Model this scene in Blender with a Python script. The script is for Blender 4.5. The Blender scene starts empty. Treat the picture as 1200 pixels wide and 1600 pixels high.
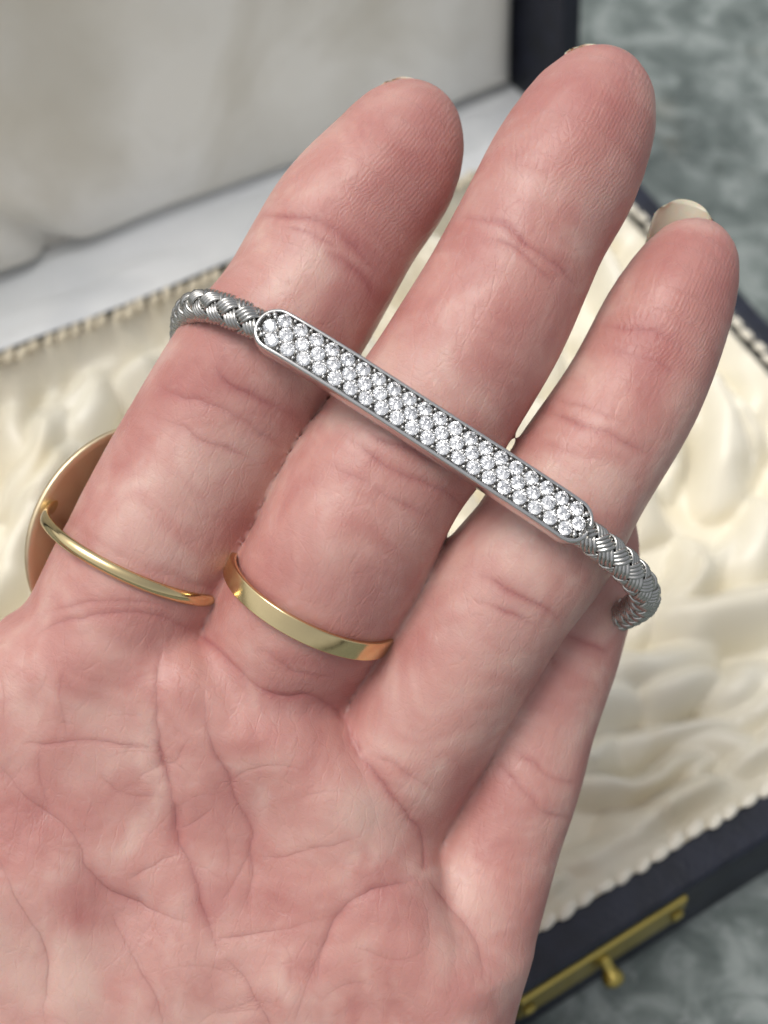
import bpy, math, random
import numpy as np
from mathutils import Matrix, Vector

# ------------------------------------------------------------------ camera, sky, sun, exposure
scene = bpy.context.scene
MM = 0.001
FPX = 2000.0            # focal length of the phone lens in photo pixels (photo 1200 x 1600)
FOCUS = 150.0           # lens to hand, mm
# the case on the table gives the world axes, seen from the camera
AX = np.array([5556., 2608., -FPX]); AX /= np.linalg.norm(AX)
BX = np.array([-2386., 3550., -FPX]); BX -= AX * (AX @ BX); BX /= np.linalg.norm(BX)
UX = np.cross(AX, BX)
CAM_Z = 0.240
RIM = 0.024             # height of the tray rim
cam_rot = Matrix(((*AX,), (*BX,), (*UX,)))
CAM = Matrix.Translation((0, 0, CAM_Z)) @ cam_rot.to_4x4()
cd = bpy.data.cameras.new('camera'); cam = bpy.data.objects.new('camera', cd)
scene.collection.objects.link(cam); cam.matrix_world = CAM
cd.sensor_fit = 'HORIZONTAL'; cd.sensor_width = 36; cd.lens = 36 * FPX / 1200
cd.clip_start = 0.005; cd.clip_end = 60
cd.dof.use_dof = True; cd.dof.focus_distance = 0.145; cd.dof.aperture_fstop = 60 / 2.3
scene.camera = cam

SUN_DIR = Vector((-0.31, 0.26, 0.92)).normalized()      # towards the sun
world = bpy.data.worlds.new('World'); scene.world = world; world.use_nodes = True
wn = world.node_tree; bg = wn.nodes['Background']
sky = wn.nodes.new('ShaderNodeTexSky'); sky.sky_type = 'NISHITA'; sky.sun_disc = False
sky.sun_elevation = math.asin(SUN_DIR.z); sky.sun_rotation = math.atan2(SUN_DIR.x, SUN_DIR.y)
sky.dust_density = 4.0
hs = wn.nodes.new('ShaderNodeHueSaturation'); hs.inputs['Saturation'].default_value = 0.22
wn.links.new(sky.outputs[0], hs.inputs['Color']); wn.links.new(hs.outputs[0], bg.inputs[0])
bg.inputs[1].default_value = 0.125
sl = bpy.data.lights.new('sun', 'SUN'); so = bpy.data.objects.new('sun', sl); scene.collection.objects.link(so)
sl.energy = 1.45; sl.angle = math.radians(26); sl.color = (1.0, 0.965, 0.92)
so.rotation_euler = SUN_DIR.to_track_quat('Z', 'Y').to_euler(); so.location = (-0.5, 0.4, 0.8)
vs = scene.view_settings; vs.view_transform = 'Standard'; vs.look = 'None'; vs.gamma = 1; vs.exposure = 0.26
scene.render.engine = 'CYCLES'
cy = scene.cycles; cy.use_denoising = True; cy.max_bounces = 14; cy.transmission_bounces = 12; cy.glossy_bounces = 8
cy.diffuse_bounces = 5; cy.caustics_refractive = True; cy.caustics_reflective = True; cy.sample_clamp_indirect = 6

HAND = CAM @ Matrix.Translation((0, 0, -FOCUS * MM))    # hand frame: x right, y up the palm, z off the palm

def at(px, py, z=0.0):
    """millimetres in the hand frame of a point measured in the photo at height z above the palm plane"""
    s = (FOCUS - z) / FPX
    return np.array([(px - 600) * s, (800 - py) * s, z])

# ------------------------------------------------------------------ helpers
def link(o, parent=None, label=None, cat=None, group=None, kind=None):
    scene.collection.objects.link(o)
    if parent is not None: o.parent = parent
    if label: o['label'] = label
    if cat: o['category'] = cat
    if group: o['group'] = group
    if kind: o['kind'] = kind
    return o

def mesh_obj(name, V, F, mat, parent=None, smooth=True, **kw):
    me = bpy.data.meshes.new(name)
    me.from_pydata([tuple(v) for v in V], [], [tuple(f) for f in F]); me.update()
    if mat: me.materials.append(mat)
    if smooth: me.polygons.foreach_set('use_smooth', [True] * len(me.polygons))
    return link(bpy.data.objects.new(name, me), parent, **kw)

def empty(name, matrix, **kw):
    o = bpy.data.objects.new(name, None); o.empty_display_size = 0.01
    o.matrix_world = matrix
    return link(o, **kw)

def catmull(P, n):
    P = np.asarray(P, float); m = len(P)
    d = np.r_[0, np.cumsum(np.linalg.norm(np.diff(P[:, :2], axis=0), axis=1) + 1e-9)]
    Q = np.vstack([2 * P[0] - P[1], P, 2 * P[-1] - P[-2]])
    t = np.linspace(0, d[-1], n); out = np.zeros((n, P.shape[1]))
    k = np.clip(np.searchsorted(d, t, side='right') - 1, 0, m - 2)
    u = ((t - d[k]) / (d[k + 1] - d[k]))[:, None]
    p0, p1, p2, p3 = Q[k], Q[k + 1], Q[k + 2], Q[k + 3]
    return 0.5 * (2 * p1 + (p2 - p0) * u + (2 * p0 - 5 * p1 + 4 * p2 - p3) * u**2 + (3 * p1 - p0 - 3 * p2 + p3) * u**3)

class Noise:
    def __init__(self, seed):
        self.L = np.random.RandomState(seed).rand(32, 32, 32).astype(np.float32) * 2 - 1
    def __call__(self, x, y, z=0.0):
        x, y, z = np.broadcast_arrays(np.asarray(x, float), np.asarray(y, float), np.asarray(z, float))
        i, j, k = np.floor(x).astype(int), np.floor(y).astype(int), np.floor(z).astype(int)
        s = lambda t: t * t * t * (t * (t * 6 - 15) + 10)
        u, v, w = s(x - i), s(y - j), s(z - k)
        L = self.L; g = lambda a, b, c: L[(i + a) % 32, (j + b) % 32, (k + c) % 32]
        lx = lambda b, c: g(0, b, c) * (1 - u) + g(1, b, c) * u
        ly = lambda c: lx(0, c) * (1 - v) + lx(1, c) * v
        return ly(0) * (1 - w) + ly(1) * w
def sstep(a, b, x):
    t = np.clip((x - a) / (b - a), 0, 1); return t * t * (3 - 2 * t)

# ------------------------------------------------------------------ materials
def mat(name):
    m = bpy.data.materials.new(name); m.use_nodes = True
    return m, m.node_tree.nodes, m.node_tree.links, m.node_tree.nodes['Principled BSDF']
def node(N, t, **kw):
    n = N.new(t)
    for k, v in kw.items():
        if k.startswith('in_'):
            key = k[3:].replace('_', ' ')
            n.inputs[key].default_value = v
        else: setattr(n, k, v)
    return n
def ramp(N, stops):
    r = N.new('ShaderNodeValToRGB'); e = r.color_ramp.elements
    while len(e) < len(stops): e.new(0.5)
    for i, (p, c) in enumerate(stops):
        e[i].position = p; e[i].color = (*c, 1) if len(c) == 3 else c
    return r
def math_node(N, L, op, a, b=None, c=None):
    n = N.new('ShaderNodeMath'); n.operation = op
    for i, v in enumerate((a, b, c)):
        if v is None: continue
        if isinstance(v, (int, float)): n.inputs[i].default_value = v
        else: L.new(v, n.inputs[i])
    return n.outputs[0]
def mixc(N, L, fac, a, b, mode='MIX'):
    n = N.new('ShaderNodeMix'); n.data_type = 'RGBA'; n.blend_type = mode
    for key, v in ((0, fac), (6, a), (7, b)):
        if hasattr(v, 'links'): L.new(v, n.inputs[key])
        else: n.inputs[key].default_value = v if not isinstance(v, tuple) else (*v, 1)
    return n.outputs[2]

def metal(name, col, rough, scratch=0.06, scale=900, bump=0.00001):
    m, N, L, b = mat(name)
    b.inputs['Metallic'].default_value = 1
    tc = node(N, 'ShaderNodeTexCoord')
    n1 = node(N, 'ShaderNodeTexNoise', in_Scale=scale, in_Detail=6.0)
    L.new(tc.outputs['Object'], n1.inputs['Vector'])
    r = ramp(N, [(0.3, (rough - scratch * .6,) * 3), (0.7, (rough + scratch,) * 3)])
    L.new(n1.outputs['Fac'], r.inputs[0]); L.new(r.outputs[0], b.inputs['Roughness'])
    n2 = node(N, 'ShaderNodeTexNoise', in_Scale=scale * .35, in_Detail=4.0)
    L.new(tc.outputs['Object'], n2.inputs['Vector'])
    L.new(mixc(N, L, n2.outputs['Fac'], tuple(c * 0.86 for c in col), col), b.inputs['Base Color'])
    bp = node(N, 'ShaderNodeBump', in_Strength=0.6, in_Distance=bump)
    L.new(n1.outputs['Fac'], bp.inputs['Height']); L.new(bp.outputs[0], b.inputs['Normal'])
    return m

M_SILVER = metal('white gold', (0.70, 0.69, 0.67), 0.16)
M_STRAND = metal('braided white gold wire', (0.54, 0.53, 0.505), 0.25, 0.08)
M_DARKSIL = metal('pave seat', (0.4, 0.39, 0.375), 0.35)
M_GOLD = metal('yellow gold', (0.80, 0.63, 0.34), 0.15, 0.07, 1100)
M_GOLDOLD = metal('worn gold disc', (0.78, 0.64, 0.43), 0.46, 0.12, 500, .000004)
M_BRASS = metal('brass', (0.52, 0.41, 0.12), 0.36, 0.1, 400)

def mk_diamond():
    m, N, L, b = mat('diamond')
    b.inputs['Base Color'].default_value = (1, 1, 1, 1); b.inputs['Roughness'].default_value = 0.0
    b.inputs['IOR'].default_value = 2.35; b.inputs['Transmission Weight'].default_value = 1
    return m
M_DIAMOND = mk_diamond()

def mk_skin():
    m, N, L, b = mat('skin')
    tc = node(N, 'ShaderNodeTexCoord')
    fu = node(N, 'ShaderNodeAttribute', attribute_name='fuv')
    red = node(N, 'ShaderNodeAttribute', attribute_name='red')
    tip = node(N, 'ShaderNodeAttribute', attribute_name='ridge')
    pal = node(N, 'ShaderNodeAttribute', attribute_name='pale')
    def noise(vec, scale, detail=3.0, rough=0.5, dist=0.0):
        n = node(N, 'ShaderNodeTexNoise', in_Scale=scale, in_Detail=detail, in_Roughness=rough, in_Distortion=dist)
        L.new(vec, n.inputs['Vector']); return n.outputs['Fac']
    O = tc.outputs['Object']
    blot = noise(O, 95, 3, 0.55, 0.6); fine = noise(O, 520, 3, 0.6); mid = noise(O, 240, 4, 0.6, 0.4)
    r1 = ramp(N, [(0.30, (0.41, 0.178, 0.155)), (0.5, (0.51, 0.28, 0.24)), (0.68, (0.61, 0.415, 0.355))])
    L.new(blot, r1.inputs[0])
    col = mixc(N, L, math_node(N, L, 'MULTIPLY', mid, 0.42), r1.outputs[0], (0.44, 0.185, 0.17))
    col = mixc(N, L, math_node(N, L, 'MULTIPLY', pal.outputs['Fac'], 0.55), col, (0.585, 0.43, 0.365))
    col = mixc(N, L, red.outputs['Fac'], col, (0.35, 0.125, 0.118))
    r3 = ramp(N, [(0.60, (0, 0, 0)), (0.75, (1, 1, 1))]); L.new(fine, r3.inputs[0])
    col = mixc(N, L, math_node(N, L, 'MULTIPLY', r3.outputs[0], 0.16), col, (0.57, 0.39, 0.335))
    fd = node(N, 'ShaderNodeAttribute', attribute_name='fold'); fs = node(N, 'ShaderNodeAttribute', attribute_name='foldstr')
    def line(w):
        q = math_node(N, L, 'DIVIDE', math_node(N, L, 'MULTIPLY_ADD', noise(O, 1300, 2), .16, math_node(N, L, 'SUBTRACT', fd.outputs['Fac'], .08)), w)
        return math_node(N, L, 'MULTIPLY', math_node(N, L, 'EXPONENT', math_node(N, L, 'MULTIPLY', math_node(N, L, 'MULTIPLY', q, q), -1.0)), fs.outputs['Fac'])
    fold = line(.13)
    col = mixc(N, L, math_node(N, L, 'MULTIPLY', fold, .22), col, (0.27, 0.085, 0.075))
    # net of fine lines
    def net(scale, thin, st, rot):
        mp_ = node(N, 'ShaderNodeMapping'); mp_.inputs['Scale'].default_value = st; mp_.inputs['Rotation'].default_value = (0, 0, rot); 
        wv = node(N, 'ShaderNodeVectorMath', operation='MULTIPLY_ADD'); nn = node(N, 'ShaderNodeTexNoise', in_Scale=300.0, in_Detail=2.0); L.new(O, nn.inputs['Vector'])
        L.new(nn.outputs['Color'], wv.inputs[0]); wv.inputs[1].default_value = (.0012,) * 3; L.new(O, wv.inputs[2])
        L.new(wv.outputs[0], mp_.inputs['Vector'])
        v_ = node(N, 'ShaderNodeTexVoronoi', in_Scale=scale); v_.feature = 'DISTANCE_TO_EDGE'; L.new(mp_.outputs[0], v_.inputs['Vector'])
        return math_node(N, L, 'MINIMUM', v_.outputs['Distance'], thin)
    net1 = net(520.0, .07, (1, .45, 1), .6)
    L.new(col, b.inputs['Base Color'])
    b.inputs['Subsurface Weight'].default_value = 0.55
    b.inputs['Subsurface Radius'].default_value = (1.0, 0.36, 0.2); b.inputs['Subsurface Scale'].default_value = 0.0012
    b.inputs['IOR'].default_value = 1.4; b.inputs['Specular IOR Level'].default_value = 0.5
    rr = ramp(N, [(0.3, (0.36,) * 3), (0.7, (0.52,) * 3)]); L.new(mid, rr.inputs[0]); L.new(rr.outputs[0], b.inputs['Roughness'])
    # fine relief: friction ridges, long lines on the phalanges, diamond-shaped cells
    sep = node(N, 'ShaderNodeSeparateXYZ'); L.new(fu.outputs['Vector'], sep.inputs[0])
    wob = noise(O, 150, 2)
    ph = math_node(N, L, 'MULTIPLY_ADD', wob, 2.5, sep.outputs['Z'])
    ridge = math_node(N, L, 'MULTIPLY', math_node(N, L, 'SINE', ph), tip.outputs['Fac'])
    mp = node(N, 'ShaderNodeMapping'); mp.inputs['Scale'].default_value = (0.09, 1.9, 0.0)
    L.new(fu.outputs['Vector'], mp.inputs['Vector'])
    longl = noise(mp.outputs[0], 1.0, 3, 0.55, 0.9)
    mp2 = node(N, 'ShaderNodeMapping'); mp2.inputs['Scale'].default_value = (2.0, 0.3, 0.0); mp2.inputs['Rotation'].default_value = (0, 0, 0.85)
    L.new(fu.outputs['Vector'], mp2.inputs['Vector'])
    trans = noise(mp2.outputs[0], 1.0, 3, 0.55, 1.2)
    vo = node(N, 'ShaderNodeTexVoronoi', in_Scale=1500.0); vo.feature = 'DISTANCE_TO_EDGE'; L.new(O, vo.inputs['Vector'])
    vcell = math_node(N, L, 'MINIMUM', vo.outputs['Distance'], 0.16)
    msk = node(N, 'ShaderNodeAttribute', attribute_name='fmask')
    lt = math_node(N, L, 'MULTIPLY', math_node(N, L, 'ADD', longl, math_node(N, L, 'MULTIPLY', trans, .8)), msk.outputs['Fac'])
    h = math_node(N, L, 'MULTIPLY', ridge, 0.075)
    h = math_node(N, L, 'MULTIPLY_ADD', lt, 0.5, h)
    h = math_node(N, L, 'MULTIPLY_ADD', vcell, 0.55, h)
    h = math_node(N, L, 'MULTIPLY_ADD', net1, 2.5, h)
    h = math_node(N, L, 'MULTIPLY_ADD', fold, -.3, h)
    h = math_node(N, L, 'MULTIPLY_ADD', fine, 0.8, h)
    bp = node(N, 'ShaderNodeBump', in_Strength=0.8, in_Distance=0.00013)
    L.new(h, bp.inputs['Height']); L.new(bp.outputs[0], b.inputs['Normal'])
    return m
M_SKIN = mk_skin()

def mk_nail():
    m, N, L, b = mat('fingernail')
    b.inputs['Base Color'].default_value = (0.72, 0.70, 0.58, 1); b.inputs['Roughness'].default_value = 0.35
    b.inputs['Subsurface Weight'].default_value = 0.5; b.inputs['Subsurface Scale'].default_value = 0.001
    tc = node(N, 'ShaderNodeTexCoord'); n = node(N, 'ShaderNodeTexNoise', in_Scale=500.0, in_Detail=3.0)
    L.new(tc.outputs['Object'], n.inputs['Vector'])
    L.new(mixc(N, L, n.outputs['Fac'], (0.62, 0.60, 0.48), (0.52, 0.50, 0.38)), b.inputs['Base Color'])
    return m
M_NAIL = mk_nail()

def mk_satin(name, lo, hi, stain=None, rough=0.45):
    m, N, L, b = mat(name)
    tc = node(N, 'ShaderNodeTexCoord')
    n = node(N, 'ShaderNodeTexNoise', in_Scale=22.0, in_Detail=5.0); L.new(tc.outputs['Object'], n.inputs['Vector'])
    r = ramp(N, [(0.35, lo), (0.62, hi)]); L.new(n.outputs['Fac'], r.inputs[0]); c = r.outputs[0]
    if stain:
        n3 = node(N, 'ShaderNodeTexNoise', in_Scale=34.0, in_Detail=4.0, in_Distortion=0.8); L.new(tc.outputs['Object'], n3.inputs['Vector'])
        r3 = ramp(N, [(0.50, (0, 0, 0)), (0.72, (0.6,) * 3)]); L.new(n3.outputs['Fac'], r3.inputs[0])
        c = mixc(N, L, r3.outputs[0], c, stain)
    L.new(c, b.inputs['Base Color']); b.inputs['Roughness'].default_value = rough
    b.inputs['Sheen Weight'].default_value = 0.3; b.inputs['Sheen Roughness'].default_value = 0.4
    n2 = node(N, 'ShaderNodeTexNoise', in_Scale=1500.0, in_Detail=2.0); L.new(tc.outputs['Object'], n2.inputs['Vector'])
    bp = node(N, 'ShaderNodeBump', in_Strength=0.3, in_Distance=0.0001); L.new(n2.outputs['Fac'], bp.inputs['Height'])
    L.new(bp.outputs[0], b.inputs['Normal'])
    return m
M_SATIN = mk_satin('cream satin', (0.75, 0.70, 0.565), (0.82, 0.785, 0.67), (0.72, 0.63, 0.44), 0.38)
M_PAD = mk_satin('aged lid satin', (0.68, 0.655, 0.58), (0.85, 0.84, 0.79), (0.62, 0.59, 0.51))
M_LEDGE = mk_satin('white hinge satin', (0.68, 0.70, 0.70), (0.76, 0.77, 0.77), (0.60, 0.62, 0.64))
M_LACE = mk_satin('lace', (0.77, 0.71, 0.57), (0.83, 0.79, 0.68))

def mk_leather():
    m, N, L, b = mat('navy leather')
    tc = node(N, 'ShaderNodeTexCoord')
    n = node(N, 'ShaderNodeTexNoise', in_Scale=160.0, in_Detail=5.0); L.new(tc.outputs['Object'], n.inputs['Vector'])
    r = ramp(N, [(0.35, (0.005, 0.007, 0.015)), (0.65, (0.012, 0.015, 0.030))]); L.new(n.outputs['Fac'], r.inputs[0])
    L.new(r.outputs[0], b.inputs['Base Color']); b.inputs['Roughness'].default_value = 0.5
    v = node(N, 'ShaderNodeTexVoronoi', in_Scale=1100.0); L.new(tc.outputs['Object'], v.inputs['Vector'])
    bp = node(N, 'ShaderNodeBump', in_Strength=0.5, in_Distance=0.0002); L.new(v.outputs['Distance'], bp.inputs['Height'])
    L.new(bp.outputs[0], b.inputs['Normal'])
    return m
M_LEATHER = mk_leather()

def mk_stone():
    m, N, L, b = mat('weathered green grey stone')
    tc = node(N, 'ShaderNodeTexCoord'); O = tc.outputs['Object']
    def nz(s, d, dist=0.0, rough=0.6):
        n = node(N, 'ShaderNodeTexNoise', in_Scale=s, in_Detail=d, in_Distortion=dist, in_Roughness=rough)
        L.new(O, n.inputs['Vector']); return n.outputs['Fac']
    a = nz(85, 6, 0.9); c = nz(230, 5, 0.4, 0.7); d = nz(26, 3)
    r = ramp(N, [(0.36, (0.045, 0.066, 0.057)), (0.50, (0.12, 0.15, 0.137)), (0.64, (0.27, 0.305, 0.287))]); L.new(a, r.inputs[0])
    col = mixc(N, L, math_node(N, L, 'MULTIPLY', c, 0.5), r.outputs[0], (0.21, 0.23, 0.226))
    rs = ramp(N, [(0.60, (0, 0, 0)), (0.68, (1, 1, 1))]); L.new(c, rs.inputs[0])
    col = mixc(N, L, math_node(N, L, 'MULTIPLY', rs.outputs[0], 0.5), col, (0.38, 0.40, 0.39))
    rd = ramp(N, [(0.58, (0, 0, 0)), (0.75, (1, 1, 1))]); L.new(d, rd.inputs[0])
    col = mixc(N, L, math_node(N, L, 'MULTIPLY', rd.outputs[0], 0.35), col, (0.27, 0.23, 0.155))
    L.new(col, b.inputs['Base Color'])
    rr = ramp(N, [(0.3, (0.42,) * 3), (0.7, (0.7,) * 3)]); L.new(c, rr.inputs[0]); L.new(rr.outputs[0], b.inputs['Roughness'])
    bp = node(N, 'ShaderNodeBump', in_Strength=0.5, in_Distance=0.0015); L.new(c, bp.inputs['Height']); L.new(bp.outputs[0], b.inputs['Normal'])
    return m
M_STONE = mk_stone()

# ------------------------------------------------------------------ ground
g = 3.0; n = 24
gx = np.linspace(-g, g, n + 1)
V = [(x, y, 0) for y in gx for x in gx]
F = [(j * (n + 1) + i, j * (n + 1) + i + 1, (j + 1) * (n + 1) + i + 1, (j + 1) * (n + 1) + i) for j in range(n) for i in range(n)]
mesh_obj('ground', V, F, M_STONE, kind='structure', label='mottled green grey stone slab under the case')

# ------------------------------------------------------------------ the jewellery case (world frame, metres)
X0, X1 = -0.072, 0.180      # outer left / right
Y0, Y1 = 0.0185, 0.1835     # outer front / hinge line
T = 0.0062                  # wall thickness

def rbox(x0, x1, y0, y1, z0, z1, r=0.0008, seg=3):
    """a box whose edges are rounded"""
    import bmesh
    bm = bmesh.new(); bmesh.ops.create_cube(bm, size=1)
    for v in bm.verts:
        v.co = Vector((x0 + (v.co.x + .5) * (x1 - x0), y0 + (v.co.y + .5) * (y1 - y0), z0 + (v.co.z + .5) * (z1 - z0)))
    bmesh.ops.bevel(bm, geom=bm.edges[:], offset=r, segments=seg, profile=0.5, affect='EDGES')
    return bm
def bm_obj(name, bm, m, parent, **kw):
    me = bpy.data.meshes.new(name); bm.to_mesh(me); bm.free(); me.materials.append(m)
    me.polygons.foreach_set('use_smooth', [True] * len(me.polygons))
    o = bpy.data.objects.new(name, me); link(o, parent, **kw)
    md = o.modifiers.new('wn', 'WEIGHTED_NORMAL'); md.keep_sharp = True
    return o

case = empty('jewellery_case', Matrix.Identity(4), label='open navy leather jewellery case lined with crumpled cream satin', cat='case')
tray = bm_obj('tray', rbox(X0 + .001, X1 - .001, Y0 + .001, Y1 - .001, 0.0004, 0.004, .0006), M_LEATHER, case)
for nm, a in (('rear_wall', (X0, X1, Y1 - T, Y1)),
              ('side_wall', (X0, X0 + T, Y0 + T, Y1 - T)), ('side_wall', (X1 - T, X1, Y0 + T, Y1 - T))):
    bm_obj(nm, rbox(*a, 0.0006, RIM, .0011), M_LEATHER, tray)
# the front wall leans out towards its foot, under a squared rim
def prism_x(prof, x0, x1, r, name, m, parent, **kw):
    import bmesh
    bm = bmesh.new(); a = [bm.verts.new((x0, y, z)) for y, z in prof]; b = [bm.verts.new((x1, y, z)) for y, z in prof]; n = len(prof)
    bm.faces.new(a[::-1]); bm.faces.new(b)
    for i in range(n): bm.faces.new((a[i], a[(i + 1) % n], b[(i + 1) % n], b[i]))
    bmesh.ops.recalc_face_normals(bm, faces=bm.faces[:])
    bmesh.ops.bevel(bm, geom=bm.edges[:], offset=r, segments=2, profile=.5, affect='EDGES')
    return bm_obj(name, bm, m, parent, **kw)
YF = Y0 - .0036
front = prism_x([(Y0 + T, .0006), (Y0 + T, RIM), (Y0, RIM), (Y0 - .0009, RIM - .0012), (Y0 - .0004, RIM - .0024), (YF, .0006)], X0, X1, .0004, 'front_wall', M_LEATHER, tray)
SL = Vector((0, YF - (Y0 - .0004), .0006 - (RIM - .0022))); SN = Vector((0, SL.z, -SL.y)).normalized()   # down the slope, and out of it

# crumpled lining
nz1, nz2, nz3 = Noise(5), Noise(11), Noise(23)
ix0, ix1, iy0, iy1 = X0 + T - .0006, X1 - T + .0006, Y0 + T - .0006, Y1 - T + .0006
nx, ny = 420, 280
gx, gy = np.meshgrid(np.linspace(ix0, ix1, nx), np.linspace(iy0, iy1, ny))
x, y = gx * 1000, gy * 1000
edge = np.minimum.reduce([x - ix0 * 1000, ix1 * 1000 - x, y - iy0 * 1000, iy1 * 1000 - y])
h = np.zeros_like(x); rf = random.Random(17)
swirl = lambda px, py: 1.1 + 1.5 * float(nz1(px / 55, py / 55, 2.2)) + .7 * float(nz2(px / 25, py / 25, 3.2))
xw = x + 1.6 * nz2(x / 8, y / 8, .7); yw = y + 1.6 * nz3(x / 8, y / 8, 2.7)
for _ in range(270):
    px, py = rf.uniform(ix0, ix1) * 1000, rf.uniform(iy0, iy1) * 1000
    L_ = rf.uniform(16, 44); wd = rf.uniform(1.9, 4.1); ht = wd * rf.uniform(1.25, 1.9); a_ = swirl(px, py) + rf.gauss(0, .5); pts_ = [(px, py)]
    for k in range(7):
        a_ += rf.gauss(0, .10); px += L_ / 7 * math.cos(a_); py += L_ / 7 * math.sin(a_); a_ += .35 * (swirl(px, py) - a_); pts_.append((px, py))
    P_ = np.array(pts_); sel = (x > P_[:, 0].min() - 10) & (x < P_[:, 0].max() + 10) & (y > P_[:, 1].min() - 10) & (y < P_[:, 1].max() + 10)
    if not sel.any(): continue
    q = np.stack([xw[sel], yw[sel]], 1); bd = np.full(len(q), 1e9); bt = np.zeros(len(q))
    for k in range(7):
        e = P_[k + 1] - P_[k]; w = q - P_[k]; t = np.clip((w @ e) / (e @ e), 0, 1); d = np.linalg.norm(w - t[:, None] * e, axis=1)
        m = d < bd; bd[m] = d[m]; bt[m] = (k + t[m]) / 7
    hh = ht * np.maximum(1 - (bd / (1.75 * wd))**2, 0) * np.clip(4 * bt * (1 - bt), 0, 1)**.6 + .6 * np.exp(-(bd / 7)**2)
    o = h[sel]; kk = .7; m_ = np.clip(.5 + .5 * (hh - o) / kk, 0, 1); h[sel] = o + (hh - o) * m_ + kk * m_ * (1 - m_) * .5
h = h * 2.2 - 9.0
s_al = np.where(np.minimum(x - ix0 * 1000, ix1 * 1000 - x) < np.minimum(y - iy0 * 1000, iy1 * 1000 - y), y, x)
pleat = np.sin(2 * np.pi * (s_al + 2.5 * nz1(x / 9, y / 9, 3.0)) / 8.5)
h += 1.0 * pleat * np.exp(-np.maximum(edge - 2, 0) / 9) * sstep(0, 3, edge)
zz = RIM * 1000 - 5.0 + h * sstep(0.0, 11, edge) - 3.6 * sstep(1.0, 7, edge) + 0.6 * (1 - sstep(0, 2.5, edge))
ey0, ey1 = y - iy0 * 1000, iy1 * 1000 - y
zz -= 2.6 * np.exp(-((ey0 - 3.5) / 4.0)**2)                  # tucked down behind the front lace
zz += 4.2 * (1 - sstep(0, 7, ey1)) * sstep(0, 8, np.minimum(x - ix0 * 1000, ix1 * 1000 - x) + 6)
zz = np.clip(zz, 4.6, RIM * 1000 + 3)
V = np.stack([gx, gy, zz / 1000], -1).reshape(-1, 3)
idx = np.arange(nx * ny).reshape(ny, nx)
F = np.stack([idx[:-1, :-1], idx[:-1, 1:], idx[1:, 1:], idx[1:, :-1]], -1).reshape(-1, 4)
mesh_obj('lining', V, F, M_SATIN, case, label='crumpled cream satin lining')

# scalloped lace along the inside of the rim: one small loop after another
def scallop_mesh():
    import bmesh
    bm = bmesh.new(); bmesh.ops.create_icosphere(bm, subdivisions=2, radius=1)
    for v in bm.verts:
        v.co = Vector((v.co.x * .0023 + v.co.y * .0006, v.co.y * .0013, v.co.z * .0008))
        v.co.z -= 0.0003 * (v.co.x / .0023)**2
    me = bpy.data.meshes.new('scallop'); bm.to_mesh(me); bm.free(); me.materials.append(M_LACE)
    me.polygons.foreach_set('use_smooth', [True] * len(me.polygons)); return me
M_CORD = mk_satin('beige cord', (0.62, 0.54, 0.39), (0.72, 0.65, 0.50))
sc = scallop_mesh(); sc2 = sc.copy(); sc2.materials[0] = M_CORD; rnd = random.Random(4)
lace = empty('lace_trim', Matrix.Identity(4)); lace.parent = case
def scallops(p, q, rot, pitch=.0039, me=sc):
    n = int((Vector(q) - Vector(p)).length / pitch)
    for k in range(n):
        c = Vector(p).lerp(Vector(q), (k + .5) / n)
        o = bpy.data.objects.new('scallop', me)
        o.location = c + Vector((rnd.gauss(0, .0002), rnd.gauss(0, .0002), rnd.gauss(0, .00012)))
        o.rotation_euler = (rnd.gauss(0, .12), rnd.gauss(0, .12), rot + rnd.gauss(0, .12)); s = rnd.uniform(.74, .94); o.scale = (s, s, s)
        link(o, lace)
zl = RIM + .0004
scallops((ix0, iy0 + .0012, zl + .0003), (ix1, iy0 + .0012, zl + .0003), 0)
scallops((ix1 - .0012, iy0, zl - .0005), (ix1 - .0012, iy1, zl - .0005), math.pi / 2)
scallops((ix1, iy1 - .0012, zl + .0014), (ix0, iy1 - .0012, zl + .0014), math.pi + .5, .0030, sc2)

# lid: opened past upright, hinged along the back
lidm = Matrix.Translation((0, Y1 + .0003, RIM)) @ Matrix.Rotation(math.radians(-16), 4, 'X')
lid = bpy.data.objects.new('lid', None); link(lid, case); lid.matrix_world = lidm; lid.empty_display_size = .01
LD, LH = 0.0262, 0.170
bm_obj('lid_back', rbox(X0, X1, LD - .003, LD, 0.0004, LH, .0008), M_LEATHER, lid)
bm_obj('lid_wall', rbox(X1 - T, X1, 0.0004, LD - .0032, 0.0008, LH, .0011), M_LEATHER, lid)
bm_obj('lid_wall', rbox(X0, X0 + T, 0.0004, LD - .0032, 0.0008, LH, .0011), M_LEATHER, lid)
bm_obj('lid_wall', rbox(X0 + T + .0002, X1 - T - .0002, 0.0004, LD - .0032, LH - T, LH, .0011), M_LEATHER, lid)
# hinge strip: slightly wavy satin on the lower wall of the lid
nx, ny = 160, 24
gx, gy = np.meshgrid(np.linspace(X0 + T, X1 - T - .0005, nx), np.linspace(-.0066, LD - .0035, ny))
x, y = gx * 1000, gy * 1000
z = 0.9 + 1.6 * np.exp(-((y - 17) / 7)**2) + 1.2 * nz1(x / 45, y / 12, 2) + 0.6 * nz2(x / 16, y / 5, 2) + 0.8 * sstep(15, 24, y)
V = np.stack([gx, gy, z / 1000], -1).reshape(-1, 3); idx = np.arange(nx * ny).reshape(ny, nx)
F = np.stack([idx[:-1, :-1], idx[:-1, 1:], idx[1:, 1:], idx[1:, :-1]], -1).reshape(-1, 4)
mesh_obj('hinge_strip', V, F, M_LEDGE, lid, label='white satin strip along the hinge')
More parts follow.
